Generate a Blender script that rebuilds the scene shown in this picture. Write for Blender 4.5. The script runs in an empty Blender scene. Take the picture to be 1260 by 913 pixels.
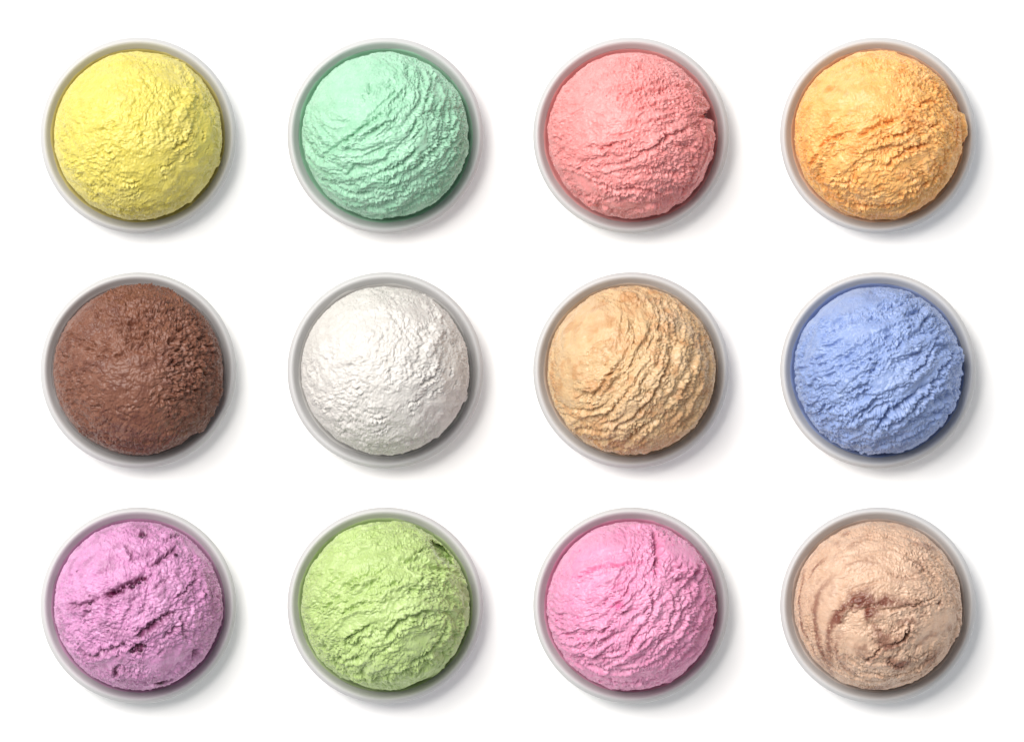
import bpy, math
import numpy as np
from mathutils import Vector

S = bpy.context.scene
COL = S.collection
MM = 0.001

# ------------------------------------------------------------------ camera
RIM_Z = 13.0                       # bowl rim height, mm
FRAME_W = 397.5                    # width of the frame at rim height, mm
CAM_H = 12.0
cam_d = bpy.data.cameras.new('camera')
cam = bpy.data.objects.new('camera', cam_d)
COL.objects.link(cam)
cam.location = (0, 0, CAM_H)
cam_d.sensor_width = 36.0
cam_d.lens = 36.0 * (CAM_H - RIM_Z * MM) / (FRAME_W * MM)
cam_d.clip_start = 0.1
cam_d.clip_end = 100
S.camera = cam

# ------------------------------------------------------------------ light
world = bpy.data.worlds.new('World')
S.world = world
world.use_nodes = True
bg = world.node_tree.nodes['Background']
bg.inputs['Color'].default_value = (0.93, 0.96, 1.0, 1)
bg.inputs['Strength'].default_value = 0.42


def softbox(name, az, el, dist, size, power, color):
    d = bpy.data.lights.new(name, 'AREA')
    d.shape = 'DISK'
    d.size = size
    d.energy = power
    d.color = color
    o = bpy.data.objects.new(name, d)
    COL.objects.link(o)
    a, e = math.radians(az), math.radians(el)
    v = Vector((math.cos(e) * math.cos(a), math.cos(e) * math.sin(a), math.sin(e)))
    o.location = v * dist
    o.rotation_euler = v.to_track_quat('Z', 'Y').to_euler()
    return o


softbox('softbox_key', 137, 60, 4.0, 2.9, 226.0, (1.0, 0.965, 0.92))

S.view_settings.view_transform = 'Standard'
S.view_settings.look = 'None'
S.view_settings.exposure = 0.06
S.view_settings.gamma = 1.0
S.view_settings.use_curve_mapping = False
S.cycles.use_denoising = True
S.cycles.max_bounces = 8
S.cycles.diffuse_bounces = 6


# ------------------------------------------------------------------ helpers
def lin(c):
    out = []
    for v in c:
        v = v / 255.0
        out.append(v / 12.92 if v <= 0.04045 else ((v + 0.055) / 1.055) ** 2.4)
    return out


def tag(o, label=None, cat=None, group=None, kind=None):
    if label: o['label'] = label
    if cat: o['category'] = cat
    if group: o['group'] = group
    if kind: o['kind'] = kind
    return o


def mesh_obj(name, verts, faces, mat, parent=None, smooth=True):
    me = bpy.data.meshes.new(name)
    me.from_pydata(verts, [], faces)
    me.polygons.foreach_set('use_smooth', [smooth] * len(me.polygons))
    me.materials.append(mat)
    me.update()
    o = bpy.data.objects.new(name, me)
    COL.objects.link(o)
    if parent: o.parent = parent
    return o


def lathe(profile, n=160, closed=False):
    """profile: list of (r, z) in mm, from one end to the other."""
    vs, fs, rings = [], [], []
    for (r, z) in profile:
        if r < 1e-6:
            rings.append([len(vs)])
            vs.append((0, 0, z * MM))
        else:
            b = len(vs)
            for k in range(n):
                a = 2 * math.pi * k / n
                vs.append((r * MM * math.cos(a), r * MM * math.sin(a), z * MM))
            rings.append(list(range(b, b + n)))
    m = len(rings)
    for i in range(m if closed else m - 1):
        A, B = rings[i], rings[(i + 1) % m]
        for k in range(n):
            k2 = (k + 1) % n
            if len(A) == 1 and len(B) == 1: continue
            if len(A) == 1: fs.append((A[0], B[k], B[k2])[::-1])
            elif len(B) == 1: fs.append((A[k], B[0], A[k2])[::-1])
            else: fs.append((A[k], B[k], B[k2], A[k2])[::-1])
    return vs, fs


def smooth_profile(pts, n=6):
    out = []
    P = [pts[0]] + list(pts) + [pts[-1]]
    for i in range(1, len(P) - 2):
        p0, p1, p2, p3 = [np.array(p, float) for p in P[i - 1:i + 3]]
        for k in range(n):
            t = k / n
            out.append(tuple(0.5 * ((2 * p1) + (-p0 + p2) * t + (2 * p0 - 5 * p1 + 4 * p2 - p3) * t * t
                                    + (-p0 + 3 * p1 - 3 * p2 + p3) * t ** 3)))
    out.append(tuple(pts[-1]))
    return out


# ------------------------------------------------------------------ numpy noise
_rng = np.random.RandomState(7)
_perm = _rng.permutation(256).astype(np.int64)
_perm = np.concatenate([_perm, _perm, _perm])
_grad = _rng.normal(size=(256, 3))
_grad /= np.linalg.norm(_grad, axis=1)[:, None]
_cell = _rng.rand(256, 4)


def _hash(ix, iy, iz):
    return _perm[_perm[_perm[ix & 255] + (iy & 255)] + (iz & 255)]


def perlin(p):
    f = np.floor(p)
    i = f.astype(np.int64)
    d = p - f
    w = d * d * d * (d * (d * 6 - 15) + 10)
    res = np.zeros(len(p))
    for dx in (0, 1):
        wx = w[:, 0] if dx else 1 - w[:, 0]
        for dy in (0, 1):
            wy = w[:, 1] if dy else 1 - w[:, 1]
            for dz in (0, 1):
                wz = w[:, 2] if dz else 1 - w[:, 2]
                g = _grad[_hash(i[:, 0] + dx, i[:, 1] + dy, i[:, 2] + dz)]
                dot = g[:, 0] * (d[:, 0] - dx) + g[:, 1] * (d[:, 1] - dy) + g[:, 2] * (d[:, 2] - dz)
                res += wx * wy * wz * dot
    return res * 1.6


def fbm(p, octv=3, gain=0.5, lac=2.03):
    r = np.zeros(len(p)); a = 1.0; t = 0.0
    for k in range(octv):
        r += a * perlin(p + 17.3 * k)
        t += a; a *= gain; p = p * lac
    return r / t


def worley(p):
    """distance to nearest feature point, its random value and second distance"""
    f = np.floor(p); i = f.astype(np.int64); d = p - f
    best = np.full(len(p), 9.0); sec = np.full(len(p), 9.0); val = np.zeros(len(p))
    for dx in (-1, 0, 1):
        for dy in (-1, 0, 1):
            for dz in (-1, 0, 1):
                c = _cell[_hash(i[:, 0] + dx, i[:, 1] + dy, i[:, 2] + dz)]
                q = (dx + c[:, 0] - d[:, 0]) ** 2 + (dy + c[:, 1] - d[:, 1]) ** 2 + (dz + c[:, 2] - d[:, 2]) ** 2
                m = q < best
                sec = np.where(m, best, np.minimum(sec, q))
                val = np.where(m, c[:, 3], val)
                best = np.where(m, q, best)
    return np.sqrt(best), val, np.sqrt(sec)


def sstep(a, b, x):
    t = np.clip((x - a) / (b - a), 0, 1)
    return t * t * (3 - 2 * t)


# ------------------------------------------------------------------ bowl shape
INNER = [(0, 2.6), (16, 2.7), (24.0, 3.0), (28.7, 4.0), (31.3, 5.6), (32.7, 7.6), (33.6, 9.8)]
INNER_S = smooth_profile(INNER, 6)


def inner_r(z):
    rs = np.array([p[0] for p in INNER_S]); zs = np.array([p[1] for p in INNER_S])
    return np.interp(z, zs[6:], rs[6:])


# ------------------------------------------------------------------ materials
def principled(name):
    m = bpy.data.materials.new(name)
    m.use_nodes = True
    nt = m.node_tree
    return m, nt, nt.nodes['Principled BSDF']


def ceramic(name, v, rough):
    m, nt, b = principled(name)
    tc = nt.nodes.new('ShaderNodeTexCoord')
    n = nt.nodes.new('ShaderNodeTexNoise')
    n.inputs['Scale'].default_value = 60; n.inputs['Detail'].default_value = 3
    r = nt.nodes.new('ShaderNodeValToRGB')
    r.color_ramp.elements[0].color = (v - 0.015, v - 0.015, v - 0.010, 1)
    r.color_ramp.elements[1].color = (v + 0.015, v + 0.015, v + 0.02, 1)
    nt.links.new(tc.outputs['Object'], n.inputs['Vector'])
    nt.links.new(n.outputs['Fac'], r.inputs['Fac'])
    nt.links.new(r.outputs['Color'], b.inputs['Base Color'])
    b.inputs['Roughness'].default_value = rough
    b.inputs['Specular IOR Level'].default_value = 0.3
    return m


def tabletop_mat():
    m, nt, b = principled('white_matte_surface')
    tc = nt.nodes.new('ShaderNodeTexCoord')
    n = nt.nodes.new('ShaderNodeTexNoise')
    n.inputs['Scale'].default_value = 9; n.inputs['Detail'].default_value = 4
    r = nt.nodes.new('ShaderNodeValToRGB')
    r.color_ramp.elements[0].color = (0.93, 0.93, 0.93, 1)
    r.color_ramp.elements[1].color = (0.95, 0.95, 0.95, 1)
    nt.links.new(tc.outputs['Object'], n.inputs['Vector'])
    nt.links.new(n.outputs['Fac'], r.inputs['Fac'])
    nt.links.new(r.outputs['Color'], b.inputs['Base Color'])
    b.inputs['Roughness'].default_value = 0.9
    b.inputs['Specular IOR Level'].default_value = 0.1
    return m


def icecream_mat(name, base, stain, frost, mottle=0.16, rough=0.38, sss=0.45, grit=0.45, alt=None):
    """base pigment with slow mottling; 'stain' and 'frost' attributes mix in the two other pigments."""
    m, nt, b = principled(name)
    L = nt.links.new
    tc = nt.nodes.new('ShaderNodeTexCoord')
    n = nt.nodes.new('ShaderNodeTexNoise')
    n.inputs['Scale'].default_value = 190; n.inputs['Detail'].default_value = 6; n.inputs['Roughness'].default_value = 0.65
    L(tc.outputs['Object'], n.inputs['Vector'])
    mix0 = nt.nodes.new('ShaderNodeMix'); mix0.data_type = 'RGBA'
    a = base; alt = alt or [c ** (1 + mottle) * (1 - 0.3 * mottle) for c in base]
    mix0.inputs['A'].default_value = (*a, 1)
    mix0.inputs['B'].default_value = (*alt, 1)
    mr = nt.nodes.new('ShaderNodeMapRange')
    mr.inputs['From Min'].default_value = 0.38; mr.inputs['From Max'].default_value = 0.66
    L(n.outputs['Fac'], mr.inputs['Value'])
    L(mr.outputs['Result'], mix0.inputs['Factor'])
    nf = nt.nodes.new('ShaderNodeTexNoise')
    nf.inputs['Scale'].default_value = 55; nf.inputs['Detail'].default_value = 7; nf.inputs['Roughness'].default_value = 0.7
    L(tc.outputs['Object'], nf.inputs['Vector'])
    mf = nt.nodes.new('ShaderNodeMapRange')
    mf.inputs['From Min'].default_value = 0.50; mf.inputs['From Max'].default_value = 0.70; mf.inputs['To Max'].default_value = 0.22
    L(nf.outputs['Fac'], mf.inputs['Value'])
    mixf = nt.nodes.new('ShaderNodeMix'); mixf.data_type = 'RGBA'
    mixf.inputs['B'].default_value = (*[0.55 * c + 0.45 * max(base) for c in base], 1)
    L(mf.outputs['Result'], mixf.inputs['Factor'])
    L(mix0.outputs['Result'], mixf.inputs['A'])
    last = mixf.outputs['Result']
    for attr, c in (('stain', stain), ('frost', frost)):
        if c is None: continue
        at = nt.nodes.new('ShaderNodeAttribute'); at.attribute_name = attr
        mx = nt.nodes.new('ShaderNodeMix'); mx.data_type = 'RGBA'
        mx.inputs['B'].default_value = (*c, 1)
        L(at.outputs['Fac'], mx.inputs['Factor'])
        L(last, mx.inputs['A'])
        last = mx.outputs['Result']
    L(last, b.inputs['Base Color'])
    b.inputs['Roughness'].default_value = rough
    b.inputs['Specular IOR Level'].default_value = 0.5
    b.inputs['Subsurface Weight'].default_value = sss
    b.inputs['Subsurface Radius'].default_value = tuple(0.35 + 0.65 * c for c in base)
    b.inputs['Subsurface Scale'].default_value = 0.0010
    n2 = nt.nodes.new('ShaderNodeTexNoise')
    n2.inputs['Scale'].default_value = 900; n2.inputs['Detail'].default_value = 3
    L(tc.outputs['Object'], n2.inputs['Vector'])
    bp = nt.nodes.new('ShaderNodeBump')
    bp.inputs['Strength'].default_value = grit
    bp.inputs['Distance'].default_value = 0.0006
    L(n2.outputs['Fac'], bp.inputs['Height'])
    L(bp.outputs['Normal'], b.inputs['Normal'])
    return m


# ------------------------------------------------------------------ scoop builder
R = 32.3                 # scoop radius, mm
CZ = 17.5                # height of the scoop's centre
N = 330                  # grid resolution
THMAX = math.radians(113)


def disc_dirs():
    g = np.linspace(-1, 1, N)
    a, b = np.meshgrid(g, g)
    a = a.ravel(); b = b.ravel()
    r = np.where(np.abs(a) > np.abs(b), a, b)
    with np.errstate(divide='ignore', invalid='ignore'):
        ph = np.where(np.abs(a) > np.abs(b), (math.pi / 4) * np.where(a != 0, b / a, 0),
                      math.pi / 2 - (math.pi / 4) * np.where(b != 0, a / b, 0))
    x = r * np.cos(ph); y = r * np.sin(ph)
    rr = np.hypot(x, y)
    th = rr * THMAX
    s = np.where(rr > 1e-9, np.sin(th) / np.maximum(rr, 1e-9), THMAX)
    return np.stack([x * s, y * s, np.cos(th)], 1)


DIRS = disc_dirs()
_idx = np.arange(N * N).reshape(N, N)
QUADS = np.stack([_idx[:-1, :-1], _idx[:-1, 1:], _idx[1:, 1:], _idx[1:, :-1]], -1).reshape(-1, 4)


def chart(p):
    """template units (0..913, scoop centred on 456,448 with radius 336) -> unit sphere"""
    x = (p[0] - 456) / 336.0; y = -(p[1] - 448) / 336.0
    r = math.hypot(x, y)
    if r <= 1: return np.array([x, y, math.sqrt(max(0, 1 - r * r))])
    th = math.pi / 2 + (r - 1) * 1.6
    return np.array([x / r * math.sin(th), y / r * math.sin(th), math.cos(th)])


def polyline(pts, per=5):
    P = [np.array(p, float) for p in pts]
    if len(P) > 2: P = [np.array(q) for q in smooth_profile([tuple(p) for p in P], per)]
    return [chart(p) for p in P]


def stroke(D, pts, per=5):
    """signed distance (left of the stroke positive) and position 0..1 along it"""
    Q = polyline(pts, per)
    best = np.full(len(D), 9.0); side = np.zeros(len(D)); along = np.zeros(len(D))
    seg = [np.linalg.norm(Q[i + 1] - Q[i]) for i in range(len(Q) - 1)]
    tot = sum(seg); acc = 0
    for i in range(len(Q) - 1):
        a, b = Q[i], Q[i + 1]; ab = b - a
        ap = D - a
        t = np.clip(ap @ ab / (ab @ ab), 0, 1)
        d = np.linalg.norm(ap - t[:, None] * ab, axis=1)
        sg = np.sign(np.einsum('ij,ij->i', np.cross(np.broadcast_to(ab, ap.shape), ap), D))
        m = d < best
        best = np.where(m, d, best); side = np.where(m, sg, side)
        along = np.where(m, (acc + t * seg[i]) / tot, along)
        acc += seg[i]
    return best * side, along


PX = 1 / 336.0


def blob(D, c, rx, ry, rot=0, edge=0.35, nz=None):
    o = chart(c)
    e1 = np.cross((0, 1, 0), o); e1 /= np.linalg.norm(e1)
    e2 = np.cross(o, e1)
    d = D - o
    u = d @ e1; v = d @ e2
    a = math.radians(rot)
    uu = (u * math.cos(a) + v * math.sin(a)) / (rx * PX)
    vv = (-u * math.sin(a) + v * math.cos(a)) / (ry * PX)
    q = np.sqrt(uu * uu + vv * vv)
    if nz is not None: q = q + nz
    w = 1 - sstep(1 - edge, 1 + edge, q)
    return np.where(D @ o > 0, w, 0)


def build_scoop(spec):
    D = DIRS
    off = np.array(spec.get('seed', (0, 0, 0)), float)
    n1 = np.stack([fbm(D * 4 + off + k * 31.7, 2) for k in range(3)], 1)
    n2 = np.stack([fbm(D * 15 + off + k * 11.3 + 5, 2) for k in range(3)], 1)
    n3 = np.stack([fbm(D * 42 + off + k * 13.1 + 9, 2) for k in range(3)], 1)
    W = D + 0.055 * n1 + 0.013 * n2 + 0.006 * n3           # warped, for flow texture
    F = D + 0.042 * n2 + 0.024 * n3                        # torn look for hand-placed features
    edge_n = 0.45 * n2[:, 0] + 0.25 * n3[:, 0]

    pole = chart(spec.get('pole', (355, 280)))
    e1 = np.cross(pole, (0.3, 0.2, 0.9)); e1 /= np.linalg.norm(e1)
    e2 = np.cross(pole, e1)
    Wn = W / np.linalg.norm(W, axis=1)[:, None]
    rho = np.arccos(np.clip(Wn @ pole, -1, 1))
    U = Wn @ e1; V = Wn @ e2

    def flow(fa, fl, s=0):
        return np.stack([rho * fa + s, U * fl + s * 1.7, V * fl - s], 1) + off

    # masks
    mr = sstep(*spec.get('ridge_from', (0.25, 0.75)), rho)      # how ridged
    mr = spec.get('ridge_min', 0.15) + (1 - spec.get('ridge_min', 0.15)) * mr
    mc = np.full(len(D), spec.get('crumb', 0.4))
    mm = np.ones(len(D))
    for f in spec.get('masks', []):
        k, c, rx, ry, rot, val = f
        w = blob(D, c, rx, ry, rot, 0.35, edge_n)
        if k == 'ridge': mr = mr * (1 - w) + val * w
        elif k == 'crumb': mc = mc * (1 - w) + val * w
        elif k == 'smooth': mr = mr * (1 - w) + val * w; mc = mc * (1 - w) + val * w; mm = mm * (1 - w) + (0.6 + val) * w

    h = np.zeros(len(D))
    # large shape
    h += 0.022 * fbm(D * 1.7 + off, 2) + 0.026 * fbm(D * 5 + off + 3, 2)
    # dragged ridges: rounded backs, narrow torn valleys
    fa = spec.get('fa', 15.0); fl = spec.get('fl', 3.4)
    a = spec.get('ridge', 1.0)
    p1 = perlin(flow(fa * 0.5, fl * 0.55, 2.0)); p2 = perlin(flow(fa, fl * 1.1, 9.0))
    W2 = Wn + 0.028 * n2 + 0.018 * n3
    rho2 = rho + 0.030 * n2[:, 2] + 0.020 * n3[:, 2]
    p3 = perlin(np.stack([rho2 * fa * 1.9 + 4, W2 @ e1 * fl * 4.2 + 7, W2 @ e2 * fl * 4.2 - 4], 1) + off)
    p4 = perlin(np.stack([rho2 * fa * 3.3 + 1, W2 @ e1 * fl * 8.5 + 2, W2 @ e2 * fl * 8.5 - 1], 1) + off)
    vary = 0.5 + 0.9 * sstep(-0.35, 0.45, fbm(D * 3.1 + off + 50, 2))
    q1 = sstep(-0.30, 0.20, p1 + 0.10 * n3[:, 0]); q2 = sstep(-0.32, 0.20, p2 + 0.14 * n3[:, 1]); q3 = sstep(-0.38, 0.30, p3)
    pl = spec.get('plate', 0.5)
    crest3 = np.clip(1 - np.abs(p3) * 2.4, 0, 1) ** 1.5; crest4 = np.clip(1 - np.abs(p4) * 2.2, 0, 1) ** 1.5
    hr = (0.016 + 0.022 * pl) * (q1 - 0.6) + 0.018 * p1 + (0.014 + 0.022 * pl) * (q2 - 0.6) + 0.016 * p2 \
        + (1 - pl) * (0.030 * (crest3 - 0.35) + 0.022 * (crest4 - 0.35)) + pl * 0.022 * (q3 - 0.6) + 0.012 * p3 + 0.012 * p4
    valley = 1 - q1 * q2
    h += a * mr * vary * hr
    # crumbs and torn grain
    cf = spec.get('crumb_f', 26.0)
    w1, v1, s1 = worley(W * cf + 0.4 * n3 + off)
    w2, v2, s2 = worley(W * cf * 2.1 + off + 40)
    crumb = 0.025 * (0.45 - w1 * w1) * (0.4 + 1.2 * v1) + 0.013 * (0.40 - w2 * w2) * (0.4 + 1.2 * v2)
    h += (mc + 0.7 * mr * valley) * crumb * spec.get('crumb_amp', 1.0)
    # fine grain everywhere
    g1 = fbm(W * 38 + off, 3, 0.6)
    g2 = perlin(D * 95 + off)
    h += mm * (0.0105 * g1 + 0.0042 * g2 + 0.0045 * perlin(W * 62 + off + 3)) * spec.get('grain', 1.0)
    # air holes
    pf = spec.get('pit_f', 22.0)
    wp, vp, _ = worley(F * pf + off + 80)
    pits = (vp > 1 - spec.get('pit_n', 0.15)) * (1 - sstep(0.10, 0.34, wp))
    pm = np.full(len(D), spec.get('pit_all', 0.5))
    for (c, rx, ry, rot, val) in spec.get('pit_masks', []):
        w = blob(D, c, rx, ry, rot, 0.4, edge_n); pm = pm * (1 - w) + val * w
    h -= pm * pits * spec.get('pit_d', 0.022)

    hn = h; h = np.zeros(len(D))
    stain = np.zeros(len(D)); frost = np.zeros(len(D))
    drop = np.zeros(len(D))
    jag = 0.75 + 1.1 * n3[:, 1] + 0.7 * n2[:, 1]
    Fn = F / np.linalg.norm(F, axis=1)[:, None]
    feats = list(spec.get('feats', []))
    rs = np.random.RandomState(int(sum(off)))
    for (cnt, c, rx, ry, ang, ln, w_, dep) in spec.get('scatter', []):   # small tears at random
        for _ in range(cnt):
            t_ = rs.uniform(0, 2 * math.pi); q_ = math.sqrt(rs.uniform(0, 1))
            px, py = c[0] + rx * q_ * math.cos(t_), c[1] + ry * q_ * math.sin(t_)
            a_ = math.radians(ang + rs.normal(0, 12)); l_ = ln * rs.uniform(0.5, 1.4) / 2
            dx, dy = math.cos(a_) * l_, -math.sin(a_) * l_
            b_ = rs.normal(0, l_ * 0.25)
            k_ = rs.uniform(0.7, 1.3)
            feats.append(('tear', [(px - dx, py - dy), (px + dy / l_ * b_, py - dx / l_ * b_), (px + dx, py + dy)], w_ * k_, dep * k_, dep * 0.45))
    for f in feats:
        k = f[0]
        if k in ('crack', 'tear'):        # ('crack', pts, width, depth, lip [, stain])
            s, t = stroke(Fn, f[1], 2 if k == 'tear' else 5); w = f[2] * PX
            tp = np.clip(np.sin(np.pi * np.clip(t, 0, 1)), 0, 1) ** 0.45 * np.clip(jag, 0.25, 1.6)
            w = w * 1.15 * spec.get('crack_w', 1.0); g = np.exp(-(s / (w * 0.75)) ** 2)
            lip = np.exp(-((s + 1.7 * w) / (1.5 * w)) ** 2) + 0.6 * np.exp(-((s - 1.7 * w) / (1.5 * w)) ** 2)
            h += tp * PX * (-f[3] * g + f[4] * lip)
            if len(f) > 5: stain = np.maximum(stain, f[5] * np.clip(tp * 1.3, 0, 1) * np.exp(-(s / (w * 1.3)) ** 2))
        elif k == 'shelf':      # ('shelf', pts, height, run): step up on the left of the stroke, fading away from it
            s, t = stroke(Fn, f[1]); H = f[2] * PX; Lr = f[3] * PX
            tp = np.clip(np.sin(np.pi * t), 0, 1) ** 0.5 * np.clip(jag, 0.35, 1.5)
            near = np.exp(-np.maximum(s, 0) / Lr) * sstep(-0.004, 0.006, s)
            inend = (np.abs(s) < 3 * Lr) * (t > 0.001) * (t < 0.999)
            h += tp * H * near * inend
            foot = np.exp(-((s + 0.010) / 0.012) ** 2)
            h -= tp * H * 0.45 * foot * inend
        elif k == 'bump':       # ('bump', c, rx, ry, rot, height, edge)
            w = blob(F, f[1], f[2], f[3], f[4], f[6], 0.5 * edge_n)
            h += w * f[5] * PX
        elif k == 'stain':      # pigment along a stroke
            s, t = stroke(Fn, f[1]); w = f[2] * 1.6 * PX
            e = np.exp(-np.abs(s / w) ** 2.5) * np.clip(np.sin(np.pi * t), 0, 1) ** 0.35
            e = e * sstep(-0.75, -0.10, 0.9 * n3[:, 2] + 0.9 * n2[:, 2] + 0.5 * g1)
            stain = np.maximum(stain, f[3] * e)
        elif k == 'drop':       # a piece missing: the surface lies lower there
            drop += f[5] * blob(D, f[1], f[2], f[3], f[4], f[6], 0.25 * n2[:, 0])
        elif k == 'stainblob':
            w = blob(F, f[1], f[2], f[3], f[4], 0.5, 1.3 * edge_n)
            stain = np.maximum(stain, f[5] * w)
        elif k == 'frost':
            w = blob(F, f[1], f[2], f[3], f[4], 0.5, 1.3 * edge_n)
            frost = np.maximum(frost, f[5] * w * np.clip(0.6 + 1.6 * g1, 0, 1))
        elif k == 'specks':     # tiny pigment flecks
            ws, vs_, _ = worley(D * f[1] + off + 120)
            stain = np.maximum(stain, f[3] * (vs_ > 1 - f[2]) * (1 - sstep(0.16, 0.30, ws)))
        elif k == 'veil':       # slow cloudy pigment
            q = fbm(W * f[1] + off + 200, 3)
            stain = np.maximum(stain, f[2] * sstep(f[3], f[3] + 0.35, q))
    if spec.get('pit_stain'): stain = np.maximum(stain, spec['pit_stain'] * pits * pm)

    # torn lips lean away from where the scoop was pulled
    grad = pole - (D @ pole)[:, None] * D
    gl = np.linalg.norm(grad, axis=1)[:, None]
    away = -grad / np.maximum(gl, 1e-6) * np.minimum(gl * 3, 1)
    lean = 0.5 * spec.get('lean', 0.5)
    ragged = spec.get('ragged', 0.5) * np.exp(-((D[:, 2] - 0.0) / 0.16) ** 2) * 0.020 * fbm(D * 13 + off + 70, 3)
    lowright = sstep(-0.5, 0.6, D[:, 0] - D[:, 1])
    calm = 0.4 + 0.2 * lowright
    calm = calm + (1 - calm) * sstep(0.05, 0.5, D[:, 2])
    h = np.clip(hn, -0.2, 0.2) * calm + 1.6 * h * (0.4 + 0.6 * calm)
    h = np.where(h > 0, 0.10 * np.tanh(h / 0.10), 0.30 * np.tanh(h / 0.30))
    P = D * (1 + h + ragged)[:, None] * R + away * (lean * h * R)[:, None] * 0.7
    P[:, 2] -= drop
    P *= spec.get('size', 1.0)
    sh = spec.get('shift', (0, 0))
    P[:, 0] += sh[0]; P[:, 1] += sh[1]
    P[:, 2] += CZ
    # below its equator the ball sits inside the bowl
    rr = np.hypot(P[:, 0], P[:, 1])
    lim = inner_r(P[:, 2]) - 0.35
    k = np.where((P[:, 2] < 9.7) & (rr > lim), lim / np.maximum(rr, 1e-6), 1.0)
    P[:, 0] *= k; P[:, 1] *= k

    me = bpy.data.meshes.new('ice_cream_scoop')
    rim = np.concatenate([_idx[0, :-1], _idx[:-1, -1], _idx[-1, :0:-1], _idx[:0:-1, 0]])
    ring = P[rim]; c0 = np.array([sh[0], sh[1], 0.0])
    extra = []
    for (rad, z) in ((25.6, 4.6), (20.0, 3.6), (10.0, 3.1)):
        d = ring[:, :2] - c0[:2]; d /= np.linalg.norm(d, axis=1)[:, None]
        extra.append(np.column_stack([d * rad, np.full(len(d), z)]))
    P2 = np.vstack([P] + extra + [[[0, 0, 3.0]]]) * MM
    m_ = len(rim); loops = [rim] + [len(P) + k_ * m_ + np.arange(m_) for k_ in range(3)]
    side = np.vstack([np.stack([A, np.roll(A, -1), np.roll(B, -1), B], 1)[:, ::-1] for A, B in zip(loops[:-1], loops[1:])])
    quads = np.vstack([QUADS, side])
    tri = np.stack([np.roll(loops[-1], -1), loops[-1], np.full(m_, len(P2) - 1)], 1)
    npad = len(P2) - len(P)
    nq, ntr = len(quads), len(tri)
    me.vertices.add(len(P2)); me.vertices.foreach_set('co', P2.ravel())
    me.loops.add(nq * 4 + ntr * 3)
    me.loops.foreach_set('vertex_index', np.concatenate([quads.ravel(), tri.ravel()]).astype(np.int32))
    me.polygons.add(nq + ntr)
    me.polygons.foreach_set('loop_start', np.concatenate([np.arange(nq) * 4, nq * 4 + np.arange(ntr) * 3]).astype(np.int32))
    me.polygons.foreach_set('use_smooth', np.ones(nq + ntr, bool))
    for nm, arr in (('stain', stain), ('frost', frost)):
        at = me.attributes.new(nm, 'FLOAT', 'POINT')
        at.data.foreach_set('value', np.append(np.clip(arr, 0, 1), np.zeros(npad)).astype(np.float32))
    me.update(calc_edges=True)
    me.validate()
    return me


# ------------------------------------------------------------------ surface
tab = 2.6
table = mesh_obj('tabletop', [(-tab, -tab, 0), (tab, -tab, 0), (tab, tab, 0), (-tab, tab, 0)], [(0, 1, 2, 3)], tabletop_mat(), smooth=False)
tag(table, 'seamless plain white surface under all the bowls', kind='structure')

# ------------------------------------------------------------------ bowls
PORC = ceramic('white_porcelain', 0.83, 0.45)
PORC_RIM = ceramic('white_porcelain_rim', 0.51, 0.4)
OUTER = [(24.6, 1.4), (27.0, 1.9), (30.8, 3.7), (34.0, 6.2), (36.2, 8.4), (37.2, 10.2)]
body_v, body_f = lathe(INNER_S[::1] + [(34.3, 10.1), (36.5, 10.1)] + smooth_profile(OUTER[::-1], 6)[1:] + [(22.0, 1.4), (0, 1.6)], 160)
LIP = [(33.6, 9.82), (34.4, 10.9), (35.1, 11.9), (35.7, 12.6), (36.35, 12.98), (37.0, 12.85), (37.6, 12.3), (37.97, 11.6), (38.02, 11.0), (37.7, 10.4), (36.6, 9.9), (34.8, 9.7)]
lip_v, lip_f = lathe(smooth_profile(LIP, 4), 160, closed=True)
foot_v, foot_f = lathe(smooth_profile([(22.2, 1.6), (22.4, 0.4), (23.4, 0.0), (24.6, 0.4), (25.0, 1.6)], 4), 120)


def make_bowl():
    e = bpy.data.objects.new('bowl', None)
    COL.objects.link(e)
    e.empty_display_size = 0.02
    mesh_obj('body', body_v, body_f, PORC, e)
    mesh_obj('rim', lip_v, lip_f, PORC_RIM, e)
    mesh_obj('foot_ring', foot_v, foot_f, PORC, e)
    return e


def add_bounce_film(scoop, mat, seed):
    """added film on the bowl wall, its colour painting light bounced off the scoop"""
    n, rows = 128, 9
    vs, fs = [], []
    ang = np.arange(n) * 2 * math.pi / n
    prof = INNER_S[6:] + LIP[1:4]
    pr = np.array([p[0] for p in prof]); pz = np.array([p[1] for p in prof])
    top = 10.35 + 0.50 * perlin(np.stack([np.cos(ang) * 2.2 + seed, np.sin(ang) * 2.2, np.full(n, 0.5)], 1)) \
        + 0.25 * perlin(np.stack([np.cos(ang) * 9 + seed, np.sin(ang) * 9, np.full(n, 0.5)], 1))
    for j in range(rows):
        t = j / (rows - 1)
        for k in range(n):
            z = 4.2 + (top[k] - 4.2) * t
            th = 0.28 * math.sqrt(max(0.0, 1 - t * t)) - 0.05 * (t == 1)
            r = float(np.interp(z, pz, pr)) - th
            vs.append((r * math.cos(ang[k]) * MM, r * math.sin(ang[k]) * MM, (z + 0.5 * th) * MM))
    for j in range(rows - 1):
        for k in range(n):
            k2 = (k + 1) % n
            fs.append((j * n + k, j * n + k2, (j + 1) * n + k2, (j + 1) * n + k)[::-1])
    return mesh_obj('bounce_tint_film', vs, fs, mat, scoop)


def copy_thing(src):
    c = src.copy(); COL.objects.link(c)
    for ch in src.children:
        k = ch.copy(); COL.objects.link(k); k.parent = c
    return c


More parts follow.
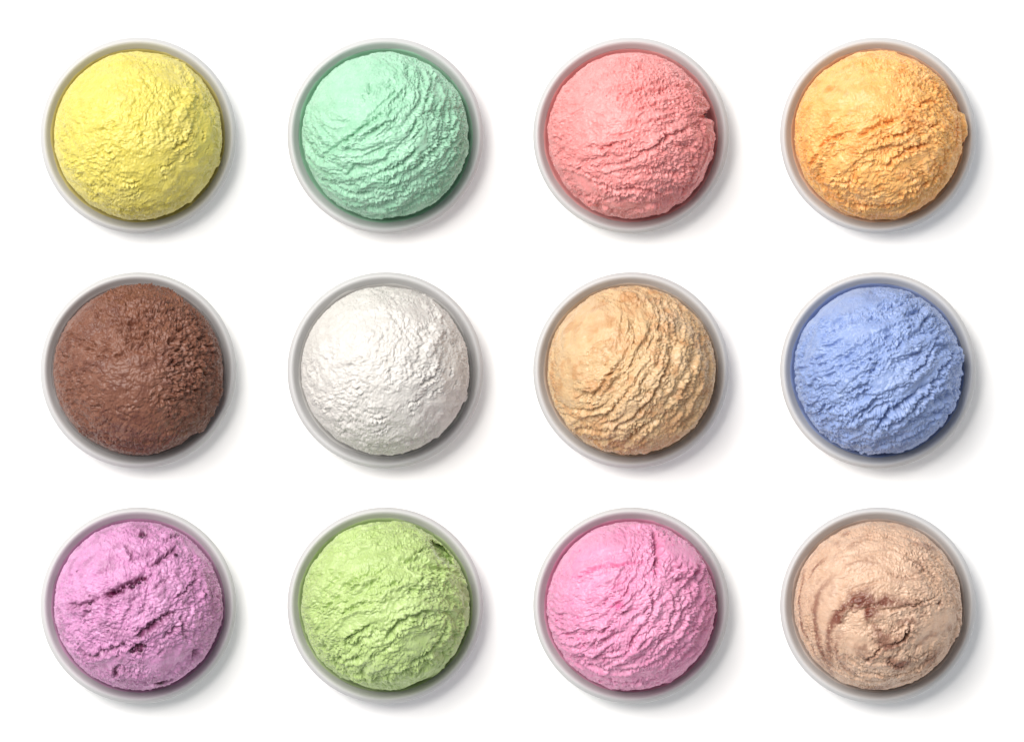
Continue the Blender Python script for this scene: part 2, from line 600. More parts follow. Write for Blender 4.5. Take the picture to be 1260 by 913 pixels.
# ------------------------------------------------------------------ the twelve scoops
vanilla = dict(
    seed=(1, 2, 3), pole=(330, 250), fa=11, fl=5.5, ridge=0.38, ridge_from=(0.1, 0.5), ridge_min=0.35, crumb=0.45, crumb_f=15, crumb_amp=1.1,
    grain=1.0, lean=0.5, pit_n=0.10, ragged=0.5,
    masks=[('smooth', (590, 215), 60, 45, -20, 0.05), ('crumb', (420, 400), 170, 110, 30, 1.1), ('crumb', (600, 300), 90, 90, 0, 1.0),
           ('smooth', (560, 650), 190, 90, 25, 0.18), ('smooth', (730, 480), 60, 130, 0, 0.15), ('smooth', (250, 260), 110, 80, 40, 0.35),
           ('crumb', (300, 620), 120, 80, -20, 1.1), ('smooth', (500, 560), 70, 30, 20, 0.1)],
    feats=[('shelf', [(540, 130), (600, 140), (640, 172), (655, 212)], 9, 22),
           ('crack', [(600, 505), (640, 482), (662, 455), (682, 420)], 7, 20, 7),
           ('crack', [(590, 480), (640, 440), (668, 405)], 4, 3, 7),
           ('crack', [(545, 582), (580, 574), (612, 562)], 5, 11, 4), ('crack', [(555, 618), (580, 614)], 5, 11, 4),
           ('crack', [(720, 470), (728, 430)], 5, 13, 4), ('crack', [(730, 520), (745, 490)], 4, 10, 3),
           ('crack', [(640, 560), (660, 535), (690, 510)], 4, 9, 4),
           ('crack', [(395, 640), (430, 645), (468, 638)], 5, 12, 8), ('crack', [(395, 700), (440, 690), (475, 668)], 5, 8, 7),
           ('bump', (640, 350), 45, 22, 40, 9, 0.5), ('bump', (662, 285), 26, 26, 0, 10, 0.5), ('bump', (670, 225), 18, 16, 0, 8, 0.5),
           ('crack', [(160, 545), (195, 560), (225, 545)], 5, 9, 7), ('crack', [(310, 510), (340, 525), (365, 520)], 6, 10, 8),
           ('crack', [(440, 778), (470, 776)], 6, 16, 2), ('bump', (672, 712), 18, 12, 30, 5, 0.5), ('bump', (782, 560), 10, 20, 0, 8, 0.5),
           ('crack', [(335, 145), (380, 128), (420, 140)], 5, 8, 6)])

mint = dict(
    seed=(11, 5, 3), pole=(330, 240), fa=17, fl=3.2, ridge=1.0, ridge_from=(0.28, 0.75), ridge_min=0.08, crumb=0.30, crumb_f=30, lean=0.7,
    size=0.985, pit_n=0.08,
    masks=[('smooth', (230, 260), 110, 120, 30, 0.05), ('smooth', (665, 270), 30, 70, -10, 0.05), ('smooth', (610, 480), 28, 50, -20, 0.08),
           ('smooth', (330, 400), 160, 26, 42, 0.05), ('crumb', (690, 350), 70, 80, 0, 1.1), ('crumb', (500, 700), 180, 40, 5, 0.9),
           ('crumb', (600, 300), 50, 120, -10, 0.9), ('smooth', (780, 620), 30, 100, -25, 0.15)],
    feats=[('crack', [(205, 535), (290, 475), (380, 410), (450, 372), (490, 355)], 9, 16, 11),
           ('crack', [(380, 285), (395, 262), (398, 232)], 10, 14, 4), ('crack', [(350, 295), (385, 290)], 8, 9, 4),
           ('crack', [(395, 370), (470, 300), (530, 225)], 7, 9, 8),
           ('crack', [(655, 180), (640, 240), (625, 320), (600, 380)], 7, 13, 5),
           ('crack', [(625, 560), (690, 480), (750, 380)], 9, 20, 9), ('crack', [(640, 640), (720, 560), (770, 460)], 9, 20, 9),
           ('crack', [(400, 615), (470, 590), (540, 555), (580, 510)], 8, 14, 9), ('crack', [(560, 600), (610, 560), (640, 520)], 8, 16, 6),
           ('crack', [(230, 640), (310, 680), (400, 690)], 7, 11, 7), ('crack', [(280, 720), (380, 745), (480, 750)], 7, 11, 7),
           ('crack', [(540, 160), (560, 190)], 10, 12, 4), ('crack', [(735, 270), (765, 320)], 7, 14, 8)])

strawberry = dict(
    seed=(21, 3, 8), pole=(420, 60), fa=13, fl=3.4, ridge=0.75, ridge_from=(0.2, 0.8), ridge_min=0.25, crumb=0.35, crumb_f=30, crumb_amp=1.2, lean=0.6,
    size=0.99, pit_n=0.10, ragged=0.7,
    masks=[('smooth', (260, 330), 110, 130, 20, 0.25), ('crumb', (640, 580), 130, 120, 30, 1.5), ('crumb', (640, 260), 120, 110, -30, 1.0),
           ('smooth', (255, 640), 75, 42, -35, 0.03), ('smooth', (450, 740), 130, 30, -3, 0.03), ('smooth', (755, 560), 45, 140, -12, 0.06),
           ('smooth', (390, 400), 80, 60, 20, 0.2), ('ridge', (580, 350), 130, 110, 20, 1.0)],
    feats=[('crack', [(325, 512), (370, 490), (420, 478), (458, 466)], 7, 18, 8), ('crack', [(490, 520), (540, 500), (585, 470), (640, 440), (700, 420)], 9, 24, 8),
           ('crack', [(430, 565), (480, 535), (500, 520)], 6, 10, 5),
           ('crack', [(265, 285), (300, 262), (330, 225)], 7, 12, 5), ('crack', [(165, 385), (220, 360), (290, 325)], 5, 8, 5),
           ('crack', [(425, 300), (470, 270), (540, 240)], 7, 13, 7), ('crack', [(470, 350), (530, 330), (600, 310)], 6, 12, 6),
           ('crack', [(500, 410), (560, 390), (640, 365)], 6, 11, 6), ('crack', [(365, 200), (420, 190)], 5, 9, 4), ('crack', [(460, 165), (500, 180)], 5, 9, 4),
           ('bump', (800, 358), 130, 24, 0, -40, 0.4), ('crack', [(735, 380), (760, 372), (800, 365)], 9, 20, 4),
           ('crack', [(660, 690), (705, 600), (735, 520), (745, 440), (742, 385)], 9, 26, 7), ('crack', [(735, 590), (765, 520), (775, 440)], 6, 18, 5),
           ('crack', [(300, 640), (400, 668), (500, 668), (590, 700)], 9, 20, 6), ('crack', [(345, 668), (420, 700), (520, 708)], 5, 9, 4),
           ('bump', (540, 742), 26, 24, 30, 12, 0.4), ('crack', [(400, 700), (470, 690), (520, 720)], 6, 12, 3),
           ('crack', [(170, 560), (250, 590), (330, 640)], 6, 8, 6), ('crack', [(210, 680), (290, 715), (360, 735)], 7, 8, 6),
           ('crack', [(650, 700), (700, 650), (740, 600)], 7, 12, 5), ('specks', 15, 0.10, 0.8)])

orange = dict(
    seed=(31, 9, 2), scatter=[(10, (480, 560), 240, 170, 18, 80, 5, 9)], pole=(400, -60), fa=15, fl=3.2, ridge=0.75, ridge_from=(0.45, 0.85), ridge_min=0.15, crumb=0.35, crumb_f=32, lean=0.6,
    pit_n=0.12, ragged=0.8,
    masks=[('smooth', (330, 280), 190, 110, 5, 0.18), ('ridge', (520, 500), 220, 100, 20, 1.1), ('ridge', (450, 700), 260, 90, 0, 1.0),
           ('crumb', (700, 260), 90, 110, -30, 1.1), ('crumb', (650, 400), 90, 60, 20, 1.0), ('smooth', (600, 550), 80, 26, 25, 0.15)],
    feats=[('crack', [(180, 565), (210, 535), (240, 480), (290, 455), (335, 432)], 9, 20, 9, 0.7), ('crack', [(365, 465), (400, 440), (440, 420), (500, 395), (560, 380)], 8, 20, 8, 0.6),
           ('crack', [(430, 495), (480, 465), (540, 450), (600, 420)], 8, 16, 8, 0.6), ('crack', [(480, 590), (540, 530), (600, 500), (670, 480)], 9, 20, 9, 0.6),
           ('crack', [(600, 345), (640, 320), (690, 310)], 7, 12, 6, 0.4), ('crack', [(660, 420), (700, 400)], 7, 14, 5, 0.5),
           ('crack', [(230, 620), (330, 640), (420, 640)], 6, 9, 7, 0.3), ('crack', [(310, 720), (420, 735), (540, 720), (620, 690)], 8, 13, 7, 0.5),
           ('crack', [(540, 690), (640, 650), (720, 570)], 7, 13, 7, 0.4), ('crack', [(560, 640), (640, 600), (700, 550)], 6, 9, 6, 0.3),
           ('shelf', [(540, 130), (640, 170), (720, 250), (765, 350)], -8, 30),
           ('crack', [(565, 140), (640, 195), (700, 265), (738, 330)], 7, 12, 6, 0.3),
           ('bump', (792, 410), 30, 48, 15, 22, 0.4), ('crack', [(762, 350), (770, 420), (755, 500)], 6, 16, 3, 0.4),
           ('stainblob', (255, 262), 26, 18, 10, 0.75), ('stainblob', (170, 345), 40, 14, 15, 0.4), ('stain', [(140, 470), (190, 590), (330, 740)], 20, 0.5),
           ('stain', [(300, 780), (430, 775), (560, 765), (690, 690)], 22, 0.45), ('veil', 6, 0.45, 0.05),
           ('crack', [(300, 385), (380, 372), (470, 350)], 4, 5, 4), ('crack', [(340, 240), (430, 220)], 4, 4, 3)])

chocolate = dict(
    seed=(41, 1, 6), pole=(440, -40), fa=17, fl=4, ridge=0.4, ridge_from=(0.2, 0.6), ridge_min=0.3, crumb=0.7, crumb_f=17, crumb_amp=1.35, grain=1.0,
    lean=0.1, size=1.005, pit_n=0.35, pit_f=17, pit_all=0.7, pit_d=0.04, ragged=0.8, plate=0.9, crack_w=1.15,
    scatter=[(16, (460, 230), 220, 110, 6, 70, 5, 12), (12, (690, 400), 90, 180, 25, 45, 6, 15), (8, (260, 370), 110, 80, -10, 45, 5, 10), (8, (430, 600), 190, 90, 8, 40, 4, 7)],
    masks=[('smooth', (400, 520), 150, 130, 20, 0.30), ('smooth', (420, 660), 200, 90, 0, 0.35), ('ridge', (460, 220), 210, 110, 0, 1.3),
           ('crumb', (690, 380), 120, 190, -15, 2.3), ('crumb', (440, 200), 200, 80, 0, 1.0), ('smooth', (215, 230), 60, 90, -35, 0.25)],
    pit_masks=[((680, 400), 150, 200, 0, 1.3), ((400, 560), 160, 130, 0, 0.35)],
    feats=[('shelf', [(700, 230), (560, 122), (470, 112), (370, 125), (300, 175), (265, 250)], 9, 30), ('crack', [(290, 185), (370, 132), (470, 118), (570, 128), (660, 190), (715, 235)], 8, 15, 9),
           ('crack', [(350, 275), (420, 262), (500, 270)], 6, 12, 6), ('crack', [(380, 200), (460, 180), (560, 190)], 6, 11, 6), ('crack', [(430, 240), (520, 215), (620, 230)], 6, 12, 6),
           ('crack', [(365, 385), (390, 395)], 7, 16, 5), ('crack', [(210, 325), (245, 335)], 7, 13, 5), ('crack', [(540, 575), (600, 565), (650, 560)], 5, 12, 4),
           ('crack', [(560, 330), (620, 350)], 6, 13, 5), ('crack', [(420, 320), (470, 325), (520, 345)], 5, 9, 5),
           ('crack', [(780, 460), (770, 560), (735, 640), (680, 690)], 8, 20, 12), ('bump', (715, 670), 40, 20, 50, 12, 0.5), ('bump', (775, 540), 14, 50, -15, 8, 0.5),
           ('crack', [(140, 560), (155, 585)], 8, 14, 6), ('crack', [(215, 660), (260, 730), (310, 765)], 7, 10, 6),
           ('crack', [(355, 600), (400, 625), (450, 640)], 4, 7, 3), ('crack', [(230, 420), (280, 430), (330, 460)], 5, 8, 5),
           ('crack', [(700, 440), (740, 470)], 8, 18, 5), ('veil', 7, 0.45, 0.0), ('specks', 24, 0.22, 0.8)])

caramel = dict(
    seed=(51, 4, 4), pole=(235, 300), fa=20, fl=3.4, ridge=0.85, ridge_from=(0.35, 0.75), ridge_min=0.06, crumb=0.35, crumb_f=32, lean=0.55, pit_n=0.12,
    ragged=0.6,
    masks=[('smooth', (250, 290), 130, 160, 25, 0.05), ('crumb', (620, 290), 130, 80, -30, 1.2), ('crumb', (700, 420), 80, 120, 0, 0.9), ('smooth', (480, 215), 60, 50, 0, 0.2),
           ('smooth', (190, 520), 60, 90, 0, 0.12)],
    pit_masks=[((320, 360), 110, 60, 35, 1.6), ((250, 500), 90, 70, 0, 1.0)],
    feats=[('crack', [(245, 415), (290, 385), (310, 350), (360, 330), (395, 300)], 7, 9, 4, 0.3), ('crack', [(275, 590), (330, 520), (380, 450), (420, 400)], 7, 12, 9, 0.25),
           ('crack', [(350, 640), (420, 560), (480, 480)], 7, 14, 8, 0.25), ('crack', [(440, 660), (520, 580), (570, 500), (610, 420)], 7, 16, 8, 0.3),
           ('crack', [(560, 660), (640, 580), (690, 490), (700, 420)], 8, 17, 8, 0.3), ('crack', [(650, 690), (730, 590), (770, 480)], 7, 15, 7, 0.3),
           ('crack', [(545, 335), (575, 325), (600, 330)], 7, 14, 6, 0.3), ('crack', [(440, 735), (480, 690), (520, 660)], 9, 18, 8, 0.55),
           ('crack', [(200, 685), (245, 680), (330, 690), (430, 680)], 7, 14, 9, 0.3), ('crack', [(300, 730), (400, 755), (500, 760)], 7, 10, 7, 0.3),
           ('crack', [(150, 540), (160, 580)], 7, 10, 5, 0.6), ('crack', [(590, 160), (660, 200), (740, 300)], 8, 10, 6, 0.2), ('bump', (225, 660), 40, 30, -20, 9, 0.5),
           ('frost', (660, 270), 130, 45, -45, 0.75), ('frost', (740, 380), 60, 45, -60, 0.7), ('frost', (560, 170), 70, 30, -15, 0.45), ('frost', (470, 600), 110, 60, 40, 0.35),
           ('stainblob', (450, 160), 45, 28, 0, 0.55), ('stainblob', (330, 265), 60, 22, 15, 0.25), ('stainblob', (620, 660), 60, 40, 50, 0.35), ('stainblob', (690, 560), 60, 60, 0, 0.25),
           ('stainblob', (150, 540), 20, 36, 0, 0.5), ('veil', 5, 0.45, 0.0)])

blue = dict(
    seed=(61, 8, 1), scatter=[(12, (350, 500), 190, 190, 35, 50, 5, 10)], pole=(300, 150), plate=0.7, fa=16, fl=3.2, ridge=0.95, ridge_from=(0.3, 0.7), ridge_min=0.06, crumb=0.4, crumb_f=28, crumb_amp=1.2, lean=0.65,
    pit_n=0.22, pit_f=20, pit_all=0.5, pit_d=0.02, ragged=0.7,
    masks=[('smooth', (330, 180), 170, 70, 25, 0.06), ('smooth', (180, 360), 50, 90, -10, 0.12), ('smooth', (370, 290), 90, 32, 20, 0.08), ('crumb', (270, 500), 120, 120, 30, 1.1),
           ('smooth', (470, 490), 60, 26, 25, 0.1), ('smooth', (600, 520), 90, 26, 38, 0.15), ('smooth', (700, 430), 60, 26, 45, 0.15), ('smooth', (500, 680), 70, 18, 30, 0.1)],
    pit_masks=[((290, 470), 150, 130, 30, 1.2)],
    feats=[('crack', [(430, 705), (480, 640), (540, 590), (600, 550)], 10, 26, 10), ('crack', [(480, 690), (560, 625), (640, 560), (700, 490)], 9, 24, 10), ('crack', [(640, 570), (690, 480), (740, 410), (765, 370)], 8, 24, 8),
           ('crack', [(570, 475), (630, 430), (680, 360)], 8, 22, 7), ('crack', [(360, 370), (400, 345), (430, 310)], 8, 14, 6), ('crack', [(430, 435), (470, 405)], 8, 16, 5),
           ('crack', [(380, 420), (430, 400)], 7, 12, 5), ('crack', [(540, 190), (580, 175), (600, 160)], 10, 18, 6), ('crack', [(630, 270), (650, 235), (660, 215)], 9, 20, 6), ('bump', (655, 215), 34, 26, 0, 10, 0.5),
           ('crack', [(455, 185), (490, 170)], 8, 12, 5), ('crack', [(355, 215), (400, 200)], 6, 8, 4), ('bump', (783, 380), 24, 34, 20, 12, 0.5), ('crack', [(770, 430), (785, 400)], 8, 20, 4),
           ('crack', [(230, 700), (330, 735), (430, 735)], 6, 12, 7), ('crack', [(430, 760), (560, 730), (660, 660), (740, 560)], 7, 15, 7), ('crack', [(300, 660), (370, 640), (400, 610)], 7, 14, 6),
           ('crack', [(690, 640), (750, 570), (775, 500)], 6, 13, 6), ('crack', [(320, 560), (370, 520), (420, 505)], 7, 12, 7)])

purple = dict(
    seed=(71, 6, 9), scatter=[(12, (430, 450), 270, 250, 55, 45, 5, 9)], crack_w=1.35, pole=(860, 700), fa=9, fl=6, ridge=0.45, ridge_from=(0.2, 0.6), ridge_min=0.5, crumb=0.7, crumb_f=22, crumb_amp=1.35, grain=1.25, lean=-0.4,
    pit_n=0.14, ragged=0.6, pit_stain=0.3,
    masks=[('smooth', (590, 660), 110, 70, 20, 0.08), ('smooth', (350, 680), 110, 30, 25, 0.08), ('smooth', (700, 230), 60, 40, -40, 0.15), ('smooth', (250, 220), 90, 60, 30, 0.4), ('crumb', (700, 420), 100, 160, 0, 1.0)],
    feats=[('crack', [(165, 445), (220, 445), (270, 430), (310, 405)], 7, 17, 7, 0.75), ('crack', [(310, 405), (350, 400), (400, 375), (440, 355), (495, 330)], 11, 28, 9, 1.0),
           ('stainblob', (355, 400), 30, 12, 10, 1.0), ('stainblob', (475, 340), 24, 14, 20, 1.0),
           ('crack', [(505, 292), (550, 262), (612, 210)], 7, 22, 7, 0.85), ('crack', [(618, 418), (655, 380), (695, 342)], 5, 16, 5, 0.8), ('crack', [(445, 575), (480, 550), (530, 515), (570, 485), (605, 478)], 9, 24, 8, 0.9),
           ('crack', [(425, 640), (450, 618), (485, 605)], 10, 22, 5, 1.0), ('crack', [(450, 165), (470, 170), (492, 148)], 10, 22, 6, 0.95), ('crack', [(390, 205), (420, 220), (440, 270)], 6, 13, 5, 0.7),
           ('crack', [(320, 635), (370, 615), (410, 600)], 6, 14, 5, 0.8), ('crack', [(640, 480), (640, 540), (660, 580)], 6, 13, 5, 0.6), ('crack', [(680, 660), (690, 620)], 8, 16, 5, 0.8),
           ('crack', [(440, 390), (435, 450), (400, 500)], 6, 10, 6, 0.3), ('crack', [(350, 420), (345, 480), (325, 520)], 6, 9, 6, 0.2), ('crack', [(500, 420), (470, 480)], 6, 9, 6, 0.3),
           ('crack', [(360, 740), (375, 700), (390, 690)], 7, 14, 5, 0.9), ('crack', [(520, 755), (560, 750), (600, 740)], 7, 14, 4, 0.9), ('crack', [(770, 400), (785, 450), (780, 510)], 7, 14, 5, 0.7), ('crack', [(720, 390), (725, 420)], 6, 12, 4, 0.8),
           ('crack', [(340, 255), (365, 240)], 5, 9, 4, 0.4), ('specks', 12, 0.06, 0.8), ('veil', 5, 0.30, 0.02), ('crack', [(230, 500), (260, 470), (280, 440)], 6, 12, 6, 0.5), ('crack', [(520, 380), (560, 350), (590, 330)], 6, 12, 6, 0.5), ('crack', [(560, 580), (600, 540), (640, 520)], 6, 14, 6, 0.6), ('crack', [(290, 330), (330, 300), (360, 290)], 6, 11, 6, 0.4), ('crack', [(240, 650), (300, 640), (340, 625)], 7, 14, 6, 0.7), ('crack', [(560, 190), (600, 170), (635, 165)], 6, 12, 6, 0.5), ('stainblob', (480, 160), 22, 16, 20, 0.9), ('stainblob', (462, 618), 24, 18, 30, 0.9), ('stainblob', (480, 560), 26, 10, 30, 0.8), ('stainblob', (585, 480), 20, 9, 10, 0.9), ('stainblob', (540, 755), 30, 8, 0, 0.8), ('stainblob', (690, 640), 10, 26, 10, 0.6)])

lime = dict(
    seed=(81, 2, 7), scatter=[(10, (420, 480), 240, 200, 28, 70, 5, 9)], pole=(330, 20), plate=0.7, fa=12, fl=2.8, ridge=0.8, ridge_from=(0.25, 0.6), ridge_min=0.3, crumb=0.35, crumb_f=27, lean=0.7, pit_n=0.06, ragged=0.6,
    masks=[('smooth', (330, 520), 90, 34, 20, 0.15), ('smooth', (600, 590), 60, 36, 35, 0.15), ('crumb', (420, 170), 180, 60, 10, 0.9), ('smooth', (390, 260), 120, 40, 20, 0.3), ('crumb', (640, 380), 90, 60, 10, 0.9),
           ('crumb', (340, 640), 150, 60, -5, 0.8)],
    feats=[('crack', [(270, 395), (310, 360), (360, 335), (410, 305)], 10, 22, 10), ('crack', [(190, 490), (230, 440), (270, 410)], 8, 13, 7), ('crack', [(260, 490), (330, 455), (380, 430)], 7, 12, 7),
           ('crack', [(285, 590), (340, 560), (400, 530)], 10, 22, 10), ('crack', [(400, 440), (440, 395), (480, 360), (540, 345)], 8, 16, 8), ('crack', [(470, 580), (500, 530), (550, 490), (640, 468)], 11, 24, 10),
           ('crack', [(540, 700), (620, 645), (690, 570), (705, 500)], 10, 22, 9), ('crack', [(440, 730), (560, 700), (660, 650)], 8, 16, 8), ('crack', [(570, 400), (590, 350), (640, 320), (720, 330)], 7, 14, 7),
           ('drop', (690, 232), 62, 58, 0, 9.5, 0.30), ('bump', (630, 262), 40, 20, -40, 9, 0.4), ('crack', [(660, 220), (680, 235)], 4, 5, 3), ('crack', [(672, 250), (700, 245)], 4, 6, 3), ('crack', [(690, 270), (715, 262)], 4, 6, 3),
           ('crack', [(560, 245), (600, 225), (645, 215)], 7, 13, 8), ('crack', [(210, 640), (290, 665), (380, 650)], 7, 12, 8), ('crack', [(250, 700), (340, 735), (430, 740)], 7, 12, 7), ('crack', [(700, 640), (750, 560), (770, 470)], 7, 13, 7),
           ('bump', (520, 120), 60, 24, -10, 7, 0.5), ('shelf', [(720, 300), (600, 345), (540, 420), (490, 500)], 6, 60), ('bump', (765, 340), 26, 40, 10, 7, 0.5)])

pink = dict(
    seed=(91, 7, 5), pole=(260, 230), fa=20, fl=3.6, ridge=0.9, ridge_from=(0.4, 0.75), ridge_min=0.15, crumb=0.35, crumb_f=30, lean=0.6, pit_n=0.12, ragged=0.5, pit_stain=0.25,
    masks=[('smooth', (300, 230), 130, 80, 25, 0.15), ('ridge', (260, 420), 100, 70, 20, 0.5), ('crumb', (640, 240), 110, 90, -10, 1.3), ('smooth', (650, 240), 50, 30, -20, 0.2), ('smooth', (460, 560), 40, 90, -35, 0.25),
           ('crumb', (300, 620), 120, 80, -20, 0.8), ('smooth', (400, 740), 150, 30, 0, 0.25)],
    feats=[('crack', [(225, 345), (280, 310), (340, 288), (420, 280), (510, 268)], 8, 18, 8, 0.35), ('crack', [(360, 245), (420, 230), (470, 225)], 5, 8, 5), ('crack', [(550, 150), (548, 210), (560, 270), (555, 330)], 11, 26, 8, 0.2),
           ('bump', (650, 240), 98, 80, -25, 24, 0.15), ('crack', [(560, 220), (590, 205), (600, 190)], 8, 14, 6), ('shelf', [(560, 330), (620, 335), (680, 330), (735, 290)], 12, 40), ('crack', [(600, 320), (640, 300), (690, 295)], 7, 13, 9),
           ('bump', (630, 325), 18, 16, 0, 9, 0.5), ('bump', (690, 320), 16, 16, 0, 9, 0.5), ('bump', (722, 298), 14, 14, 0, 9, 0.5), ('bump', (500, 130), 50, 26, -10, 9, 0.5),
           ('crack', [(540, 380), (545, 450), (520, 520)], 8, 16, 8), ('crack', [(600, 370), (630, 430), (600, 540), (560, 610)], 7, 15, 8), ('crack', [(690, 370), (700, 450), (660, 560), (590, 650)], 7, 15, 8),
           ('crack', [(440, 640), (480, 560), (520, 520)], 9, 18, 9), ('crack', [(300, 620), (330, 560), (400, 500)], 7, 13, 8), ('crack', [(390, 470), (420, 430)], 8, 14, 5, 0.6), ('crack', [(230, 640), (300, 690), (400, 710)], 8, 13, 8),
           ('crack', [(400, 710), (500, 690), (600, 650)], 7, 11, 6), ('crack', [(620, 660), (700, 560), (740, 450)], 7, 14, 7), ('crack', [(320, 720), (420, 755), (560, 740)], 7, 11, 6), ('specks', 13, 0.12, 0.7)])

mocha = dict(
    seed=(101, 3, 3), pole=(470, -120), fa=22, fl=3.2, ridge=0.45, ridge_from=(0.2, 0.6), ridge_min=0.4, crumb=0.25, crumb_f=32, lean=0.5, pit_n=0.08, ragged=0.7,
    masks=[('smooth', (240, 430), 70, 150, -10, 0.10), ('smooth', (690, 540), 110, 60, 38, 0.05), ('smooth', (350, 600), 90, 50, -25, 0.10), ('crumb', (640, 270), 110, 80, -20, 0.9), ('ridge', (430, 270), 180, 90, 5, 0.9), ('crumb', (560, 560), 50, 60, 0, 0.9),
           ('ridge', (600, 700), 110, 50, 30, 1.0)],
    feats=[('stainblob', (372, 432), 50, 26, 15, 1.0), ('stainblob', (480, 432), 38, 17, 10, 0.95), ('stainblob', (288, 495), 26, 34, -30, 0.95), ('stainblob', (412, 474), 18, 34, 0, 1.0), ('stainblob', (480, 580), 34, 26, 30, 0.7), ('stainblob', (550, 678), 42, 16, 5, 0.85), ('stainblob', (668, 655), 44, 22, 45, 0.55), ('stain', [(300, 560), (285, 640), (330, 720)], 6, 0.7), ('stain', [(420, 520), (460, 560), (450, 610)], 8, 0.8), ('stain', [(520, 520), (580, 505), (620, 520)], 6, 0.7), ('stain', [(300, 300), (380, 270), (470, 280)], 4, 0.5), ('stain', [(560, 250), (630, 290), (690, 350)], 5, 0.5), ('stain', [(600, 620), (650, 580), (700, 560)], 7, 0.5), ('veil', 7, 0.3, 0.12), ('stainblob', (395, 620), 30, 16, -20, 0.5),
           ('stain', [(262, 700), (255, 600), (270, 510), (320, 450), (375, 430), (430, 445), (480, 432), (560, 440), (650, 440)], 12, 0.9), ('stain', [(330, 425), (375, 415), (430, 445), (415, 495)], 24, 1.0), ('stain', [(440, 445), (490, 425), (520, 440)], 18, 0.9),
           ('stain', [(160, 300), (140, 420), (150, 520), (190, 620), (240, 700)], 8, 0.8), ('stain', [(270, 330), (215, 400), (200, 500), (215, 590), (250, 680), (270, 730)], 10, 0.8), ('stain', [(180, 340), (200, 290), (240, 255)], 9, 0.7), ('stain', [(300, 170), (340, 155)], 14, 0.6),
           ('stain', [(330, 220), (390, 190)], 10, 0.4), ('stain', [(270, 580), (300, 670), (380, 740)], 8, 0.5), ('stain', [(440, 540), (470, 600), (520, 600), (570, 560)], 16, 0.85), ('stain', [(360, 620), (420, 660), (470, 620)], 10, 0.5), ('stain', [(490, 650), (540, 690), (590, 660)], 16, 0.8), ('stain', [(650, 690), (680, 640), (700, 610)], 20, 0.45),
           ('stain', [(590, 195), (640, 210), (690, 220)], 10, 0.6), ('stain', [(740, 330), (760, 380)], 9, 0.5), ('stain', [(370, 770), (430, 780), (500, 775)], 14, 0.7), ('stain', [(500, 320), (560, 340), (640, 330)], 6, 0.35), ('stain', [(395, 375), (420, 385)], 8, 0.6), ('stain', [(360, 600), (380, 640), (370, 660)], 9, 0.5),
           ('crack', [(480, 605), (520, 600), (560, 575), (585, 515)], 7, 18, 7, 0.9), ('crack', [(400, 680), (440, 640), (470, 610)], 6, 14, 5, 0.8), ('crack', [(490, 650), (510, 680), (560, 690)], 6, 13, 5, 0.8), ('crack', [(690, 440), (712, 432)], 7, 14, 4, 0.8),
           ('crack', [(470, 310), (540, 325), (600, 345)], 4, 7, 4, 0.2), ('crack', [(380, 300), (430, 298)], 4, 6, 3), ('crack', [(545, 260), (590, 265), (640, 300), (600, 320)], 5, 9, 5), ('crack', [(440, 470), (540, 455), (640, 430), (700, 400)], 6, 10, 6, 0.2),
           ('crack', [(260, 480), (320, 455), (400, 440)], 5, 6, 6), ('crack', [(420, 720), (520, 730), (620, 690), (700, 620)], 6, 11, 6), ('bump', (778, 520), 24, 70, -10, 8, 0.5), ('crack', [(745, 600), (775, 550), (770, 480)], 6, 12, 5), ('shelf', [(360, 740), (390, 770), (470, 770)], 8, 30),
           ('crack', [(500, 560), (540, 545), (560, 520)], 6, 10, 6), ('crack', [(345, 195), (390, 190)], 5, 9, 4, 0.4), ('crack', [(560, 640), (600, 660), (660, 620)], 5, 10, 5)])

# name, spec, base colour, stain pigment, frost pigment, label, bowl label, material options
FLAVOURS = [
    ('lemon', vanilla, (216, 203, 104), None, None, 'pale lemon yellow ice cream scoop with crumbly centre', 'white bowl under the lemon yellow scoop', {}),
    ('mint', mint, (162, 208, 180), None, None, 'mint green ice cream scoop with long curved ridges', 'white bowl under the mint green scoop', {}),
    ('strawberry', strawberry, (232, 153, 152), (190, 70, 75), None, 'salmon pink ice cream scoop with a notch and smooth skirt on its right', 'white bowl under the salmon pink scoop', {}),
    ('orange', orange, (241, 185, 114), (222, 130, 50), None, 'light orange ice cream scoop with a wavy deep crease across it', 'white bowl under the orange scoop', {}),
    ('chocolate', chocolate, (128, 84, 66), (96, 54, 44), None, 'brown chocolate ice cream scoop with grainy ragged edge', 'white bowl under the brown chocolate scoop', dict(sss=0.12, rough=0.45)),
    ('vanilla', None, (214, 211, 207), None, None, 'white vanilla ice cream scoop with crumbly centre', 'white bowl under the white vanilla scoop', dict(sss=0.6, rough=0.5)),
    ('caramel', caramel, (216, 184, 143), (184, 124, 72), (200, 176, 150), 'golden tan caramel ice cream scoop with steep ridges at lower right', 'white bowl under the golden tan caramel scoop', {}),
    ('blueberry', blue, (148, 168, 212), None, None, 'cornflower blue ice cream scoop with deep diagonal grooves', 'white bowl under the blue scoop', {}),
    ('blackcurrant', purple, (210, 152, 194), (92, 16, 62), None, 'purple ice cream scoop with dark wine coloured cracks', 'white bowl under the purple scoop', {}),
    ('lime', lime, (184, 205, 138), None, None, 'lime green ice cream scoop with a deep notch at upper right', 'white bowl under the lime green scoop', {}),
    ('bubblegum', pink, (226, 155, 189), (215, 80, 145), None, 'bright pink ice cream scoop with a crumbly lump at upper right', 'white bowl under the bright pink scoop', {}),
    ('mocha', mocha, (212, 180, 156), (116, 62, 46), None, 'beige ice cream scoop with brown chocolate swirl', 'white bowl under the beige swirled scoop', {}),
]
BERRIES = [((603, 252), 8), ((441, 372), 9), ((463, 352), 8), ((433, 634), 13), ((486, 606), 9), ((470, 178), 10), ((545, 756), 9), ((268, 438), 8), ((720, 402), 7), ((398, 598), 7), ((468, 628), 9)]
